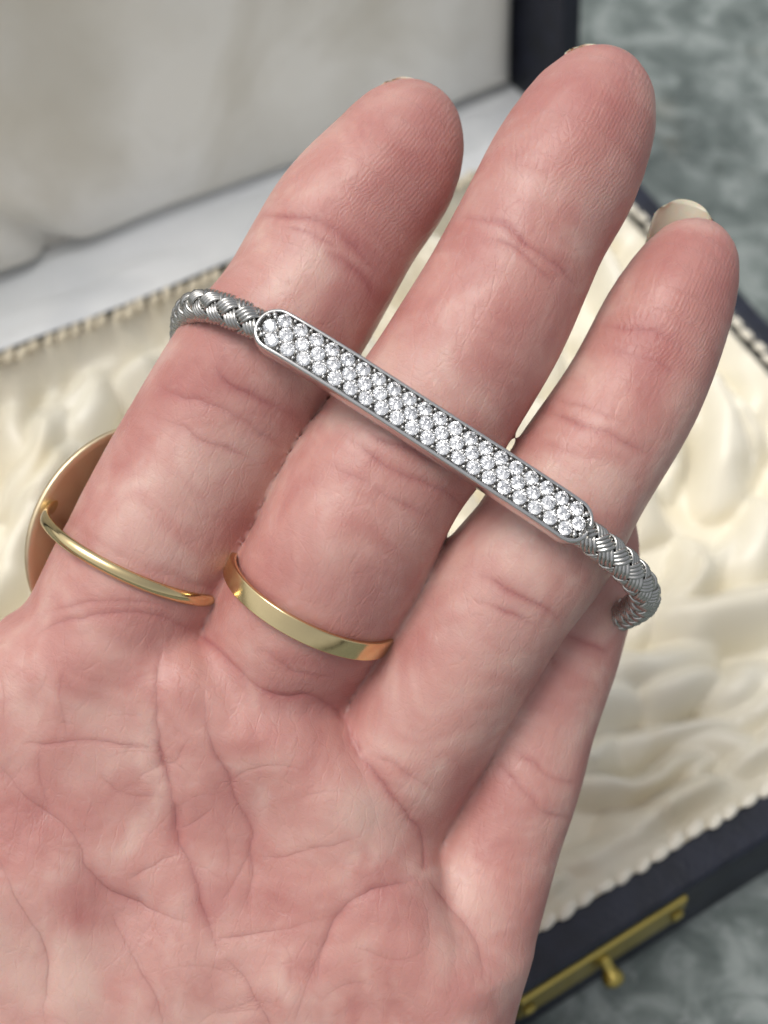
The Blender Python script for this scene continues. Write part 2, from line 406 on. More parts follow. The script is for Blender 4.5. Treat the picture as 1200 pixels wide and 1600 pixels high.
# padded satin panel, pinched towards the left lower end
nx, nz = 180, 130
gx, gz = np.meshgrid(np.linspace(X0 + T, X1 - T - .0004, nx), np.r_[np.linspace(.0022, .012, 40), np.linspace(.0125, LH - T, nz - 40)])
x, z = gx * 1000, gz * 1000
e = np.minimum.reduce([x - (X0 + T) * 1000, (X1 - T) * 1000 - x, z - 2.2, (LH - T) * 1000 - z])
puff = 7.5 * np.sqrt(np.clip(1 - (1 - np.clip(e / 7, 0, 1))**2, 0, 1)) + 1.3 * nz1(x / 42, z / 42, 8) + .5 * nz2(x / 15, z / 15, 8)
puff += 0.8 * nz3((x + z) / 28, (x - z) / 90, 4)
dl = (x - 47) * .8 + (z - 8) * .6
puff -= 7 * np.exp(-(dl / 3.2)**2) * np.exp(-((z - 3) / 15)**2)
puff = np.clip(puff, 0, None) * sstep(-.5, .8, e)
V = np.stack([gx, (LD - .0034) - puff / 1000, gz], -1).reshape(-1, 3); idx = np.arange(nx * nz).reshape(nz, nx)
F = np.stack([idx[:-1, :-1], idx[:-1, 1:], idx[1:, 1:], idx[1:, :-1]], -1).reshape(-1, 4)
mesh_obj('lid_pad', V, F, M_PAD, lid, label='padded grey cream satin lid panel with a pinched fold')

# brass catch lying on the sloping front
top = Vector((0, Y0 - .0004, RIM - .0022)); sl_len = SL.length; sd_ = SL.normalized()
CM = Matrix((Vector((1, 0, 0)), -sd_, SN)).transposed().to_4x4(); CM.translation = top
if CM.to_3x3().determinant() < 0: CM = CM @ Matrix.Scale(-1, 4, (1, 0, 0))
bmp = rbox(.0515, .0865, -.0092, -.0004, -.0002, .0013, .0005); bmp.transform(CM)
plate = bm_obj('catch_plate', bmp, M_BRASS, case, label='brass catch plate')
for xx in (.0534, .0846):
    bmp = rbox(xx - .0012, xx + .0012, -.0066, -.0042, .0010, .0022, .0007); bmp.transform(CM); bm_obj('rivet', bmp, M_BRASS, plate)
def lathe(prof, n, axis_m):
    V, F = [], []
    for r, z in prof:
        for k in range(n):
            a = 2 * math.pi * k / n; V.append(axis_m @ Vector((r * math.cos(a), r * math.sin(a), z)))
    for i in range(len(prof) - 1):
        for k in range(n):
            F.append((i * n + k, i * n + (k + 1) % n, (i + 1) * n + (k + 1) % n, (i + 1) * n + k))
    F.append(tuple(range(n))[::-1]); F.append(tuple((len(prof) - 1) * n + k for k in range(n)))
    return V, F
mk = CM @ Matrix.Translation((.0695, -.0060, .0006)) @ Matrix.Rotation(math.radians(38), 4, 'X')
V, F = lathe([(.0013, 0), (.0011, .0006), (.0011, .0024), (.0017, .0031), (.0020, .0040), (.0018, .0049), (.0010, .0054)], 20, mk)
mesh_obj('push_button', V, F, M_BRASS, plate)

# ------------------------------------------------------------------ the hand: one surface grown from a distance field
SQ = 0.93   # fingers are a little flatter than wide
def ctrl(rows):
    out = []
    for px, py, z, hw in rows:
        c = at(px, py, z); out.append((*c, hw * (FOCUS - z) / FPX))
    return np.array(out)
FINGERS = {   # measured centre line: x, y in photo pixels, height z in mm, half width in pixels
 'index':  ctrl([(650, 193, -6.5, 64), (632, 222, -5.5, 94), (602, 272, -4.2, 112), (538, 352, -3.0, 122), (460, 488, -2.4, 124), (402, 562, -2.2, 127),
                 (365, 622, -3.4, 131), (290, 757, -4.9, 134), (235, 865, -5.2, 137), (180, 975, -6.5, 137), (120, 1100, -8, 135)]),
 'middle': ctrl([(938, 150, -4.0, 76), (920, 187, -3.0, 104), (880, 268, -1.6, 121), (832, 358, -0.8, 120), (763, 496, -0.1, 127), (675, 638, 0.2, 131),
                 (607, 726, 0.1, 134), (560, 805, -0.2, 137), (520, 884, -0.8, 136), (485, 945, -2.4, 134), (425, 1050, -7.0, 130), (350, 1190, -11, 125)]),
 'ring':   ctrl([(1087, 398, -5.5, 58), (1074, 426, -4.6, 80), (1040, 500, -3.2, 99), (983, 622, -2.2, 107), (897, 757, -1.6, 113), (847, 850, -1.6, 117),
                 (785, 927, -2.8, 119), (711, 1041, -4.2, 120), (652, 1140, -5.2, 118), (600, 1238, -7.4, 112), (520, 1380, -10, 112)]),
 'little': ctrl([(936, 812, -14.6, 52), (927, 840, -13.8, 70), (910, 905, -12.8, 86), (878, 1015, -11.8, 91), (842, 1120, -11.2, 92), (812, 1212, -10.6, 96),
                 (778, 1310, -10.2, 98), (742, 1420, -8.4, 104), (690, 1560, -8, 115)]),
 'thumb':  ctrl([(-760, 1010, 2, 80), (-700, 1075, 1, 125), (-610, 1180, 0, 145), (-500, 1330, -2, 150), (-390, 1500, -4, 190), (-260, 1690, -6, 240), (-160, 1880, -8, 250)]),
}
SPLINE = {k: catmull(c, 44) for k, c in FINGERS.items()}
def tube_sdf(P, S):
    """distance from the points to a chain of rounded cones, with the index of the closest place along the chain"""
    P = P.astype(np.float32).copy(); P[:, 2] /= SQ
    C = S[:, :3].astype(np.float32).copy(); C[:, 2] /= SQ; R = S[:, 3].astype(np.float32)
    best = np.full(len(P), 1e9, np.float32); where = np.zeros(len(P), np.float32)
    for i in range(len(C) - 1):
        d = C[i + 1] - C[i]; q = P - C[i]
        t = np.clip((q @ d) / (d @ d), 0, 1)
        dist = np.linalg.norm(q - t[:, None] * d, axis=1) - (R[i] + (R[i + 1] - R[i]) * t)
        m = dist < best; best[m] = dist[m]; where[m] = i + t[m]
    return best, where
def smin(a, b, k):
    h = np.clip(0.5 + 0.5 * (b - a) / k, 0, 1); return b + (a - b) * h - k * h * (1 - h)

# palm outline (photo pixels at z = -6), running on to wrist and forearm outside the frame
PALM_PX = [(-75, 1060), (10, 960), (110, 925), (215, 955), (300, 1000), (400, 1056), (508, 1088), (562, 1155), (630, 1275), (672, 1350), (730, 1420), (790, 1440),
           (828, 1490), (806, 1560), (792, 1640), (770, 1740), (720, 1880), (630, 2020), (520, 2150), (420, 2290), (330, 2460), (230, 2700),
           (-480, 2700), (-500, 2420), (-490, 2200), (-470, 2020), (-430, 1850), (-360, 1600), (-280, 1420), (-190, 1250)]
PALM = np.array([at(a, b, -6)[:2] for a, b in PALM_PX])
def poly_sdf(p, poly):
    d = np.full(len(p), 1e9); inside = np.zeros(len(p), bool); n = len(poly)
    for i in range(n):
        a, b = poly[i], poly[(i + 1) % n]; e = b - a; w = p - a
        t = np.clip((w @ e) / (e @ e), 0, 1); q = w - t[:, None] * e
        d = np.minimum(d, (q * q).sum(1))
        c = ((a[1] <= p[:, 1]) != (b[1] <= p[:, 1])) & (p[:, 0] < (b[0] - a[0]) * (p[:, 1] - a[1]) / (b[1] - a[1] + 1e-12) + a[0])
        inside ^= c
    d = np.sqrt(d); return np.where(inside, -d, d)

H = 0.62
lo = np.array([-102., -146., -36.]); hi = np.array([45., 58., 17.])
dims = np.ceil((hi - lo) / H).astype(int) + 1
xs, ys, zs = (lo[i] + H * np.arange(dims[i]) for i in range(3))
# palm: an outline with rounded edges and a gently domed front and back
pxy = np.stack(np.meshgrid(xs, ys, indexing='ij'), -1).reshape(-1, 2)
d2 = poly_sdf(pxy, PALM).reshape(dims[0], dims[1]).astype(np.float32)
RND = 9.0
half = 11.8 + 2.2 * sstep(-60, -110, ys)[None, :]; zmid = -9.0
zz = np.abs(zs[None, None, :] - zmid)
qx = d2[:, :, None] + RND; qz = zz - (half[:, :, None] - RND)
PD = (np.sqrt(np.maximum(qx, 0)**2 + np.maximum(qz, 0)**2) + np.minimum(np.maximum(qx, qz), 0) - RND).astype(np.float32)
for rows_, kk in (([(262, 1062, -4.2, 78), (300, 1085, -3.6, 80), (380, 1142, -3.2, 82), (450, 1172, -3.2, 80), (512, 1222, -3.8, 76)], 5.0),
                  ([(515, 1225, -4.0, 72), (560, 1300, -3.8, 74), (600, 1365, -4.2, 74)], 5.0)):
    S = catmull(ctrl(rows_), 14); R = S[:, 3].max() + 6
    a = np.maximum(np.floor((S[:, :3].min(0) - R - lo) / H).astype(int), 0); b = np.minimum(np.ceil((S[:, :3].max(0) + R - lo) / H).astype(int) + 1, dims)
    sl_ = tuple(slice(a[i], b[i]) for i in range(3))
    G = np.stack(np.meshgrid(xs[sl_[0]], ys[sl_[1]], zs[sl_[2]], indexing='ij'), -1)
    PD[sl_] = smin(tube_sdf(G.reshape(-1, 3), S)[0].reshape(G.shape[:3]), PD[sl_], kk)
FU = np.full(PD.shape, 50.0, np.float32); TH = None
for name, S in SPLINE.items():
    R = S[:, 3].max() + 5
    a = np.maximum(np.floor((S[:, :3].min(0) - R - lo) / H).astype(int), 0)
    b = np.minimum(np.ceil((S[:, :3].max(0) + R - lo) / H).astype(int) + 1, dims)
    sl_ = tuple(slice(a[i], b[i]) for i in range(3))
    G = np.stack(np.meshgrid(xs[sl_[0]], ys[sl_[1]], zs[sl_[2]], indexing='ij'), -1)
    d, _ = tube_sdf(G.reshape(-1, 3), S); d = d.reshape(G.shape[:3])
    if name == 'thumb': TH = (sl_, d)
    else: FU[sl_] = smin(d, FU[sl_], 0.9)      # neighbouring fingers press together along a soft seam
GRID = smin(FU, PD, 1.7); del FU
GRID[TH[0]] = np.minimum(GRID[TH[0]], smin(TH[1], PD[TH[0]], 9.0))
del PD

def surface_nets(G, lo, h):
    s = G < 0; nx, ny, nz = G.shape
    c = np.zeros((nx - 1, ny - 1, nz - 1), np.uint8)
    for i in (0, 1):
        for j in (0, 1):
            for k in (0, 1): c += s[i:nx - 1 + i, j:ny - 1 + j, k:nz - 1 + k]
    act = (c > 0) & (c < 8); A = np.argwhere(act); idm = np.full(act.shape, -1, np.int32); idm[act] = np.arange(len(A))
    acc = np.zeros((len(A), 3)); cnt = np.zeros(len(A)); cor = [(i, j, k) for i in (0, 1) for j in (0, 1) for k in (0, 1)]
    val = {o: G[A[:, 0] + o[0], A[:, 1] + o[1], A[:, 2] + o[2]] for o in cor}
    for o in cor:
        for ax in range(3):
            if o[ax]: continue
            p = list(o); p[ax] = 1; p = tuple(p); a, b = val[o], val[p]; m = (a < 0) != (b < 0)
            t = np.where(m, a / np.where(m, a - b, 1), 0)
            pt = np.tile(np.array(o, float), (len(A), 1)); pt[:, ax] += t
            acc[m] += pt[m]; cnt[m] += 1
    V = lo + h * (A + acc / cnt[:, None]); F = []
    for ax in range(3):
        u, v = (ax + 1) % 3, (ax + 2) % 3
        s0 = [slice(1, -1)] * 3; s0[ax] = slice(0, -1); s1 = list(s0); s1[ax] = slice(1, None)
        a, b = s[tuple(s0)], s[tuple(s1)]; E = np.argwhere(a != b); base = np.zeros(3, int); base[u] = base[v] = 1; E = E + base
        flip = s[tuple(E.T)]
        def cell(du, dv):
            q = E.copy(); q[:, u] -= du; q[:, v] -= dv; return idm[tuple(q.T)]
        Q = np.stack([cell(1, 1), cell(0, 1), cell(0, 0), cell(1, 0)], 1)
        Q[~flip] = Q[~flip][:, ::-1]; F.append(Q)
    return V, np.vstack(F)
V, F = surface_nets(GRID, lo, H); del GRID
me = bpy.data.meshes.new('hand_base')
me.vertices.add(len(V)); me.vertices.foreach_set('co', V.astype(np.float32).ravel())
me.loops.add(F.size); me.loops.foreach_set('vertex_index', F.astype(np.int32).ravel())
me.polygons.add(len(F)); me.polygons.foreach_set('loop_start', np.arange(0, F.size, 4, dtype=np.int32))
me.update(calc_edges=True); me.validate()
tmp = bpy.data.objects.new('hand_base', me); scene.collection.objects.link(tmp)
sm = tmp.modifiers.new('s', 'SMOOTH'); sm.iterations = 10; sm.factor = .5
ss = tmp.modifiers.new('d', 'SUBSURF'); ss.levels = 1
hm = bpy.data.meshes.new_from_object(tmp.evaluated_get(bpy.context.evaluated_depsgraph_get()))
bpy.data.objects.remove(tmp); hm.name = 'hand'
nv = len(hm.vertices); co = np.zeros(nv * 3, np.float32); hm.vertices.foreach_get('co', co); co = co.reshape(-1, 3).astype(float)
nr = np.zeros(nv * 3, np.float32); hm.vertex_normals.foreach_get('vector', nr); nr = nr.reshape(-1, 3)

# which part of the hand a vertex belongs to, and its place along and across that finger
part = np.zeros(nv, int); uu = co[:, 0] * .88 + co[:, 1] * -.47; vv = co[:, 0] * .47 + co[:, 1] * .88
fu, fv, ph, ridge = vv.copy(), uu.copy(), vv * (2 * math.pi / .62), np.zeros(nv)
fmask = np.zeros(nv); dmin = np.full(nv, 1e9); dsec = np.full(nv, 1e9); dfst = np.full(nv, 1e9)
pd2 = poly_sdf(co[:, :2], PALM)
best = np.full(nv, 1e9)
for i, (name, S) in enumerate(SPLINE.items(), 1):
    Rm = S[:, 3].max() + 4; nb = np.where(((co > S[:, :3].min(0) - Rm) & (co < S[:, :3].max(0) + Rm)).all(1))[0]
    d = np.full(nv, 1e9); wh = np.zeros(nv); d[nb], wh[nb] = tube_sdf(co[nb], S)
    arc = np.r_[0, np.cumsum(np.linalg.norm(np.diff(S[:, :3], axis=0), axis=1))]
    dsec = np.where(d < dfst, dfst, np.minimum(dsec, d)); dfst = np.minimum(dfst, d)
    m = (d < 1.2) & (d < best) & (pd2 > -3.0) if name != 'thumb' else (d < 1.5) & (pd2 > 0)
    best[m] = d[m]; part[m] = i; dmin = np.minimum(dmin, d)
    fmask[m] = sstep(1.2, .2, d[m]) * sstep(-3, -1.2, pd2[m])
    u = np.interp(wh[m], np.arange(44), arc) + S[0, 3]; TS = np.gradient(S[:, :2], axis=0)
    t = np.stack([np.interp(wh[m], np.arange(44), TS[:, q]) for q in (0, 1)], 1); t /= np.linalg.norm(t, axis=1)[:, None]
    q = co[m, :2] - np.stack([np.interp(wh[m], np.arange(44), S[:, q]) for q in (0, 1)], 1); v = q[:, 0] * -t[:, 1] + q[:, 1] * t[:, 0]
    # points beyond the first sphere lie past the tip
    ext = np.minimum(((co[m, :2] - S[0, :2]) * t).sum(1), 0); u = u + np.where(wh[m] < .01, ext, 0)
    fu[m], fv[m] = u, v
    loop = np.sqrt((v + 1.2)**2 + np.maximum(13.5 - u, 0)**2 * 0.85 + 0.5) + .35 * np.sqrt(np.maximum(u - 11, 0)**2 + .3) + .25 * v
    ph[m] = loop * (2 * math.pi / .52)
    ridge[m] = 0.9 * (1 - sstep(19, 26, u)) + 0.25
m = part == 0; fmask[m] = np.maximum(sstep(1.2, 2.6, dmin[m]), sstep(-3, -4.8, pd2[m])) * .65
ridge[m] = 0.35; ridge *= fmask

wfront = sstep(-0.15, 0.45, nr[:, 2]) * np.where(part > 0, sstep(.15, 1.5, dsec), 1.0)
nA, nB = Noise(101), Noise(77)
X, Y = co[:, 0], co[:, 1]
warp = np.stack([X + .4 * nA(X / 4.2, Y / 4.2, 1) + .16 * nB(X / 1.5, Y / 1.5, 2), Y + .4 * nA(X / 4.2, Y / 4.2, 7) + .16 * nB(X / 1.5, Y / 1.5, 9)], 1)
sdist = np.full(nv, 9.0); sstr = np.zeros(nv)
disp = np.zeros(nv); redness = np.zeros(nv); pale = np.zeros(nv)
def bump(px, py, sx, sy, ang, amp, only=None):
    c = at(px, py, 2)[:2]; a = math.radians(ang); s = (FOCUS - 2) / FPX
    dx, dy = co[:, 0] - c[0], co[:, 1] - c[1]
    p, q = dx * math.cos(a) + dy * math.sin(a), -dx * math.sin(a) + dy * math.cos(a)
    w = amp * np.exp(-(p / (sx * s))**2 - (q / (sy * s))**2) * wfront
    if only is not None: w = w * np.isin(part, only)
    return w
def crease(pts, depth, width, red=.5, only=None, z=4, shoulder=.35, taper=True, wide=0.0, asym=0.0):
    """a skin fold along a line measured on the palm; depth and width in mm"""
    global disp, redness
    press = shoulder > .5
    L = catmull(np.array([at(a, b, z)[:2] for a, b in pts]), 5 * len(pts)); n = len(L)
    lo_, hi_ = L.min(0) - 8, L.max(0) + 8
    sel = np.where((X > lo_[0]) & (X < hi_[0]) & (Y > lo_[1]) & (Y < hi_[1]) & (wfront > 0))[0]
    if only is not None: sel = sel[np.isin(part[sel], only)]
    if not len(sel): return
    P = warp[sel]; bd = np.full(len(sel), 1e9); bt = np.zeros(len(sel)); sd = np.zeros(len(sel))
    for i in range(n - 1):
        e = L[i + 1] - L[i]; w = P - L[i]; t = np.clip((w @ e) / (e @ e), 0, 1); q = w - t[:, None] * e
        d = np.sqrt((q * q).sum(1)); m = d < bd; bd[m] = d[m]; bt[m] = (i + t[m]) / (n - 1)
        sd[m] = (e[0] * w[m, 1] - e[1] * w[m, 0]) > 0
    tp = np.clip(np.minimum(bt, 1 - bt) / .22, 0, 1)**.7 if taper else 1.0
    end = np.where((bt <= 0) | (bt >= 1), np.exp(-(bd / width)**2), 1.0)
    mod = 1 + .45 * nB(P[:, 0] / 3.6, P[:, 1] / 3.6, 5)
    w1 = width * .72
    if not press:
        sg = np.where(sd > 0, bd, -bd); near = (np.abs(sg) < np.abs(sdist[sel])) & (bt > 0) & (bt < 1)
        ii = sel[near]; sdist[ii] = sg[near]
        sstr[ii] = (min(1.0, .25 + depth * 1.2) * tp * np.clip(mod, .3, 1.4))[near] if taper else min(1.0, .25 + depth * 1.2) * np.clip(mod[near], .3, 1.4)
    prof = -.62 * np.exp(-np.abs(bd / w1)**1.3) - .25 * np.exp(-(bd / (3.2 * width))**2) + .3 * shoulder * np.exp(-((bd - 3.4 * width) / (2.6 * width))**2)
    if wide: prof = prof - wide * .8 * np.exp(-(bd / (width * 5.5))**2)
    if asym: prof = prof + asym * np.where(sd > 0, 1, -.4) * np.exp(-((bd - 2.6 * width) / (2.6 * width))**2)
    disp[sel] += .38 * depth * prof * tp * mod * wfront[sel]
    redness[sel] = np.maximum(redness[sel], red * (.65 * np.exp(-(bd / (width * 1.1))**2) + .35 * np.exp(-(bd / (width * 4))**2)) * tp * mod * wfront[sel] * end)

# swells and hollows of the palm
for a in [(130, 1040, 120, 75, 30, 1.0), (300, 1055, 45, 60, 60, .8), (425, 1142, 100, 52, -35, .8), (560, 1260, 75, 85, -45, .9), (620, 1470, 110, 85, -50, 1.6),
          (320, 1210, 30, 90, 12, .3), (90, 1165, 70, 45, 0, .4), (60, 1390, 110, 90, -40, 1.5), (250, 1540, 90, 100, -30, .9), (110, 1560, 50, 90, -10, .8), (440, 1560, 90, 80, 0, .9),
          (400, 1330, 90, 110, 0, -1.0), (240, 1300, 90, 60, -40, -1.0), (180, 1430, 60, 40, -40, -.7), (700, 1570, 70, 120, 10, .7)]:
    disp += bump(*a, only=[0, 1, 2, 3, 4])
# pads of the fingers between the creases
for px, py, s, l, an, amp, f in [(595, 250, 60, 75, -27, .45, 1), (470, 470, 75, 70, -27, .35, 1), (275, 760, 80, 85, -27, .5, 1), (915, 190, 62, 85, -28, .5, 2), (745, 520, 75, 80, -28, .35, 2),
                                 (530, 860, 80, 70, -28, .55, 2), (1065, 440, 50, 70, -30, .45, 3), (925, 700, 65, 60, -30, .3, 3), (740, 1020, 70, 95, -30, .55, 3), (800, 1290, 55, 70, -20, .3, 4), (880, 1070, 55, 70, -18, .3, 4)]:
    disp += bump(px, py, s, l, an, amp, [f])
# the big palm folds
crease([(240, 1010), (243, 1080), (245, 1145), (250, 1200), (262, 1245), (272, 1295), (285, 1340), (305, 1395), (325, 1445), (345, 1495)], .85, .42, .55, wide=.5)
crease([(305, 1075), (320, 1130), (340, 1190), (370, 1250), (390, 1295), (388, 1340), (386, 1440)], .55, .4, .45, wide=.5)
crease([(30, 1163), (100, 1161), (165, 1163), (245, 1172)], .35, .25, .5)
crease([(-30, 1180), (0, 1210), (30, 1245), (75, 1280), (115, 1320), (130, 1360), (165, 1395), (210, 1415), (260, 1435), (305, 1452)], .75, .55, .3, wide=.8)
crease([(165, 1430), (200, 1495), (225, 1530), (245, 1575), (255, 1620)], .6, .5, .15, wide=.7)
crease([(-20, 1330), (0, 1350), (25, 1395), (50, 1445), (70, 1500), (65, 1575), (68, 1640)], .6, .5, .15, wide=.7)
crease([(657, 1378), (620, 1392), (580, 1396), (548, 1412), (522, 1448), (502, 1490), (490, 1540)], .85, .5, .35, wide=.7)
crease([(657, 1380), (683, 1412), (708, 1441), (733, 1470), (752, 1505), (765, 1560)], .6, .5, .35, wide=.6)
crease([(345, 1495), (380, 1530), (410, 1580), (425, 1630)], .4, .5, .2, wide=.6)
crease([(500, 1490), (475, 1540), (460, 1600)], .35, .45, .3)
crease([(300, 1150), (270, 1190), (230, 1205)], .2, .2, .2); crease([(150, 1210), (180, 1240), (240, 1250)], .2, .2, .25)
crease([(285, 1340), (255, 1350), (200, 1385)], .25, .25, .15); crease([(330, 1260), (300, 1290), (275, 1300)], .2, .2, .15)
crease([(100, 1040), (98, 1100), (103, 1160)], .22, .22, .3); crease([(60, 1170), (62, 1230), (75, 1275)], .2, .25, .3)
crease([(395, 1345), (440, 1345), (500, 1330), (560, 1310)], .22, .28, .2); crease([(345, 1420), (365, 1370), (385, 1340)], .22, .22, .2)
crease([(330, 1470), (380, 1465), (440, 1460), (500, 1445)], .3, .3, .2); crease([(560, 1480), (620, 1500), (660, 1490)], .15, .25, .15)
rl = random.Random(31)
for _ in range(18):
    cx, cy = rl.uniform(-10, 640), rl.uniform(1010, 1610)
    a = rl.choice((.15, -.25, -.9, 1.2, -.6, 2.0)) + rl.gauss(0, .25); l = rl.uniform(25, 75)
    pts_ = [(cx + t * l * math.cos(a + .3 * t) , cy + t * l * math.sin(a + .3 * t)) for t in (-1, -.4, .3, 1)]
    crease(pts_, rl.uniform(.06, .18), .22, rl.uniform(.03, .15), [0], shoulder=.2)
# where the fingers meet the palm
crease([(306, 1000), (350, 1030), (398, 1066), (440, 1086), (490, 1096), (528, 1124), (545, 1160), (560, 1185)], .6, .4, .8, wide=.2, taper=False)
crease([(542, 1154), (556, 1186), (596, 1233), (637, 1283), (664, 1322), (658, 1372)], .5, .4, .6, wide=.3, taper=False)
crease([(40, 1000), (110, 968), (190, 958), (255, 965), (305, 998)], .45, .4, .55); crease([(60, 960), (140, 940), (220, 940), (280, 955)], .3, .35, .4)
crease([(380, 1010), (420, 1020), (470, 1050), (530, 1060)], .18, .25, .3, only=[0, 2])
crease([(570, 1190), (610, 1200), (650, 1225), (690, 1250)], .25, .3, .3)
# finger joints
crease([(398, 322), (430, 336), (478, 346), (520, 362), (567, 402), (590, 425)], .5, .42, .7, [1]); crease([(440, 356), (490, 372), (540, 405)], .22, .3, .55, [1]); crease([(505, 395), (560, 430), (590, 470)], .15, .5, .6, [1])
crease([(240, 596), (270, 614), (310, 630), (355, 645), (400, 668), (455, 700)], .45, .42, .6, [1]); crease([(330, 570), (370, 610), (420, 630), (470, 650)], .28, .45, .65, [1]); crease([(215, 640), (280, 660), (330, 690), (400, 720)], .22, .35, .45, [1])
crease([(712, 340), (750, 350), (785, 360), (820, 393), (862, 423), (898, 458)], .5, .42, .7, [2]); crease([(750, 375), (790, 388), (830, 425), (862, 452)], .25, .3, .5, [2])
crease([(525, 676), (565, 700), (610, 733), (660, 752), (705, 778), (735, 800)], .45, .42, .6, [2]); crease([(560, 670), (600, 690), (660, 715), (720, 750)], .28, .4, .5, [2]); crease([(500, 720), (560, 745), (620, 780), (680, 810)], .2, .35, .4, [2])
crease([(935, 500), (980, 512), (1030, 522), (1075, 556)], .3, .4, .5, [3]); crease([(955, 545), (1010, 558), (1055, 585)], .2, .35, .55, [3])
crease([(850, 640), (890, 655), (935, 674), (975, 694), (1020, 712)], .42, .42, .55, [3]); crease([(870, 620), (920, 640), (980, 665)], .2, .3, .4, [3]); crease([(840, 690), (880, 700), (940, 725)], .18, .3, .35, [3])
crease([(745, 900), (785, 920), (825, 940), (880, 970)], .3, .4, .5, [3]); crease([(720, 935), (780, 955), (840, 985)], .18, .3, .35, [3])
crease([(770, 1196), (800, 1212), (828, 1240), (850, 1268), (895, 1285)], .42, .38, .55, [4], z=-4); crease([(800, 1168), (835, 1190), (870, 1215), (915, 1230)], .3, .35, .45, [4], z=-4); crease([(860, 985), (900, 1000), (950, 1020)], .35, .4, .5, [4], z=-8)
# skin pressed in under the two finger rings
crease([(60, 800), (140, 846), (210, 881), (280, 907), (350, 928)], .5, .95, .25, [1], shoulder=.9, taper=False)
crease([(367, 868), (400, 925), (450, 966), (510, 1000), (560, 1020), (608, 1020)], .5, 1.2, .25, [2], shoulder=.9, taper=False)
# fine uneven folds all over the palm
pf = (part == 0) * wfront
for s, a, seed in ((3.4, .10, 3), (1.7, .045, 6)):
    n = nA(warp[:, 0] / s + .35 * nB(X / 6, Y / 6, seed), warp[:, 1] / (s * 1.6), seed)
    disp += a * (np.abs(n) - .35) * (.35 + .65 * pf) * wfront
disp += .16 * nB(X / 9, Y / 9, 3) * wfront
redness += np.clip(.34 * nA(X / 11, Y / 11, 12) + .2 * nB(X / 5, Y / 5, 1), 0, .34) * wfront
# fingertips and joints run redder, the middles paler; the thumb side of the palm is pale
for i in (1, 2, 3, 4):
    m = part == i; redness[m] += .22 * np.exp(-((fu[m] - 9) / 9)**2)
pale += bump(60, 1480, 160, 140, 0, 1.0) + bump(300, 1560, 110, 80, 0, .8) + bump(560, 1260, 45, 70, -40, .7) + bump(330, 1160, 25, 60, 10, .5) + bump(130, 1090, 60, 40, 0, .5) + bump(260, 790, 40, 60, -27, .5) + bump(520, 860, 50, 35, 0, .5) + bump(720, 1060, 50, 60, 0, .3)
pale *= (.6 + .8 * nB(X / 5, Y / 5, 4))
sstr *= (1 - sstep(.55, 1.0, np.abs(sdist))) * wfront * np.where(part > 0, .6, 1.0); sdist = np.clip(sdist, -2, 2)
co2 = co + nr * disp[:, None]
hm.vertices.foreach_set('co', (co2 * MM).astype(np.float32).ravel())
for nm, arr in (('red', np.clip(redness, 0, .9)), ('ridge', ridge), ('fmask', fmask), ('fold', sdist), ('foldstr', sstr), ('pale', np.clip(pale, 0, 1))):
    at_ = hm.attributes.new(nm, 'FLOAT', 'POINT'); at_.data.foreach_set('value', arr.astype(np.float32))
at_ = hm.attributes.new('fuv', 'FLOAT_VECTOR', 'POINT'); at_.data.foreach_set('vector', np.stack([fu, fv, ph], 1).astype(np.float32).ravel())
hm.polygons.foreach_set('use_smooth', [True] * len(hm.polygons)); hm.update()
hm.materials.clear(); hm.materials.append(M_SKIN)
hand = bpy.data.objects.new('hand', hm); hand.matrix_world = HAND
link(hand, None, 'open pink hand held palm up with fingers through the bracelet', 'hand')

# fingernails
def nail(tip_px, tip_z, direction, width, length, back_z, R, roll=0.0):
    t = at(*tip_px, tip_z); f = np.array([direction[0], -direction[1], 0.0]); f /= np.linalg.norm(f)
    p = np.array([f[1], -f[0], 0.0]); V, F = [], []; nu, nw = 18, 16
    for side in (0, 1):
        for i in range(nu):
            u = i / (nu - 1)
            for j in range(nw):
                w = -1 + 2 * j / (nw - 1)
                wd = width * (1 - .10 * u) * math.sqrt(max(0, 1 - max(0, (.16 - u) / .16)**2 * .55))
                a = w * wd / R
                round_end = (1 - math.sqrt(max(0, 1 - (w * .93)**2))) * width * .62
                l = u * length + round_end * max(0, 1 - u * 1.6)
                zz = R * (math.cos(a) - 1) * -1 + back_z * u - .9 * (1 - u)**2 * -1
                c = t - f * l + p * (R * math.sin(a)) + np.array([0, 0, zz + side * .42 - p[0] * 0 + roll * R * math.sin(a)])
                V.append(c * MM)
    n = nu * nw
    for i in range(nu - 1):
        for j in range(nw - 1):
            q = (i * nw + j, i * nw + j + 1, (i + 1) * nw + j + 1, (i + 1) * nw + j)
            F.append(q[::-1]); F.append(tuple(k + n for k in q))
    rim = [j for j in range(nw)] + [i * nw + nw - 1 for i in range(1, nu)] + [(nu - 1) * nw + j for j in range(nw - 2, -1, -1)] + [i * nw for i in range(nu - 2, 0, -1)]
    for a, b in zip(rim, rim[1:] + rim[:1]): F.append((a, b, b + n, a + n))
    o = mesh_obj('fingernail', V, F, M_NAIL, hand); return o
nail((1074, 317), -8.0, (.27, -.96), 4.3, 12, -2.5, 5.6, .06)
nail((650, 130), -9.4, (.42, -.9), 4.0, 12, -3.0, 6.2)
nail((938, 79), -8.2, (.40, -.9), 4.2, 12, -3.0, 6.4)

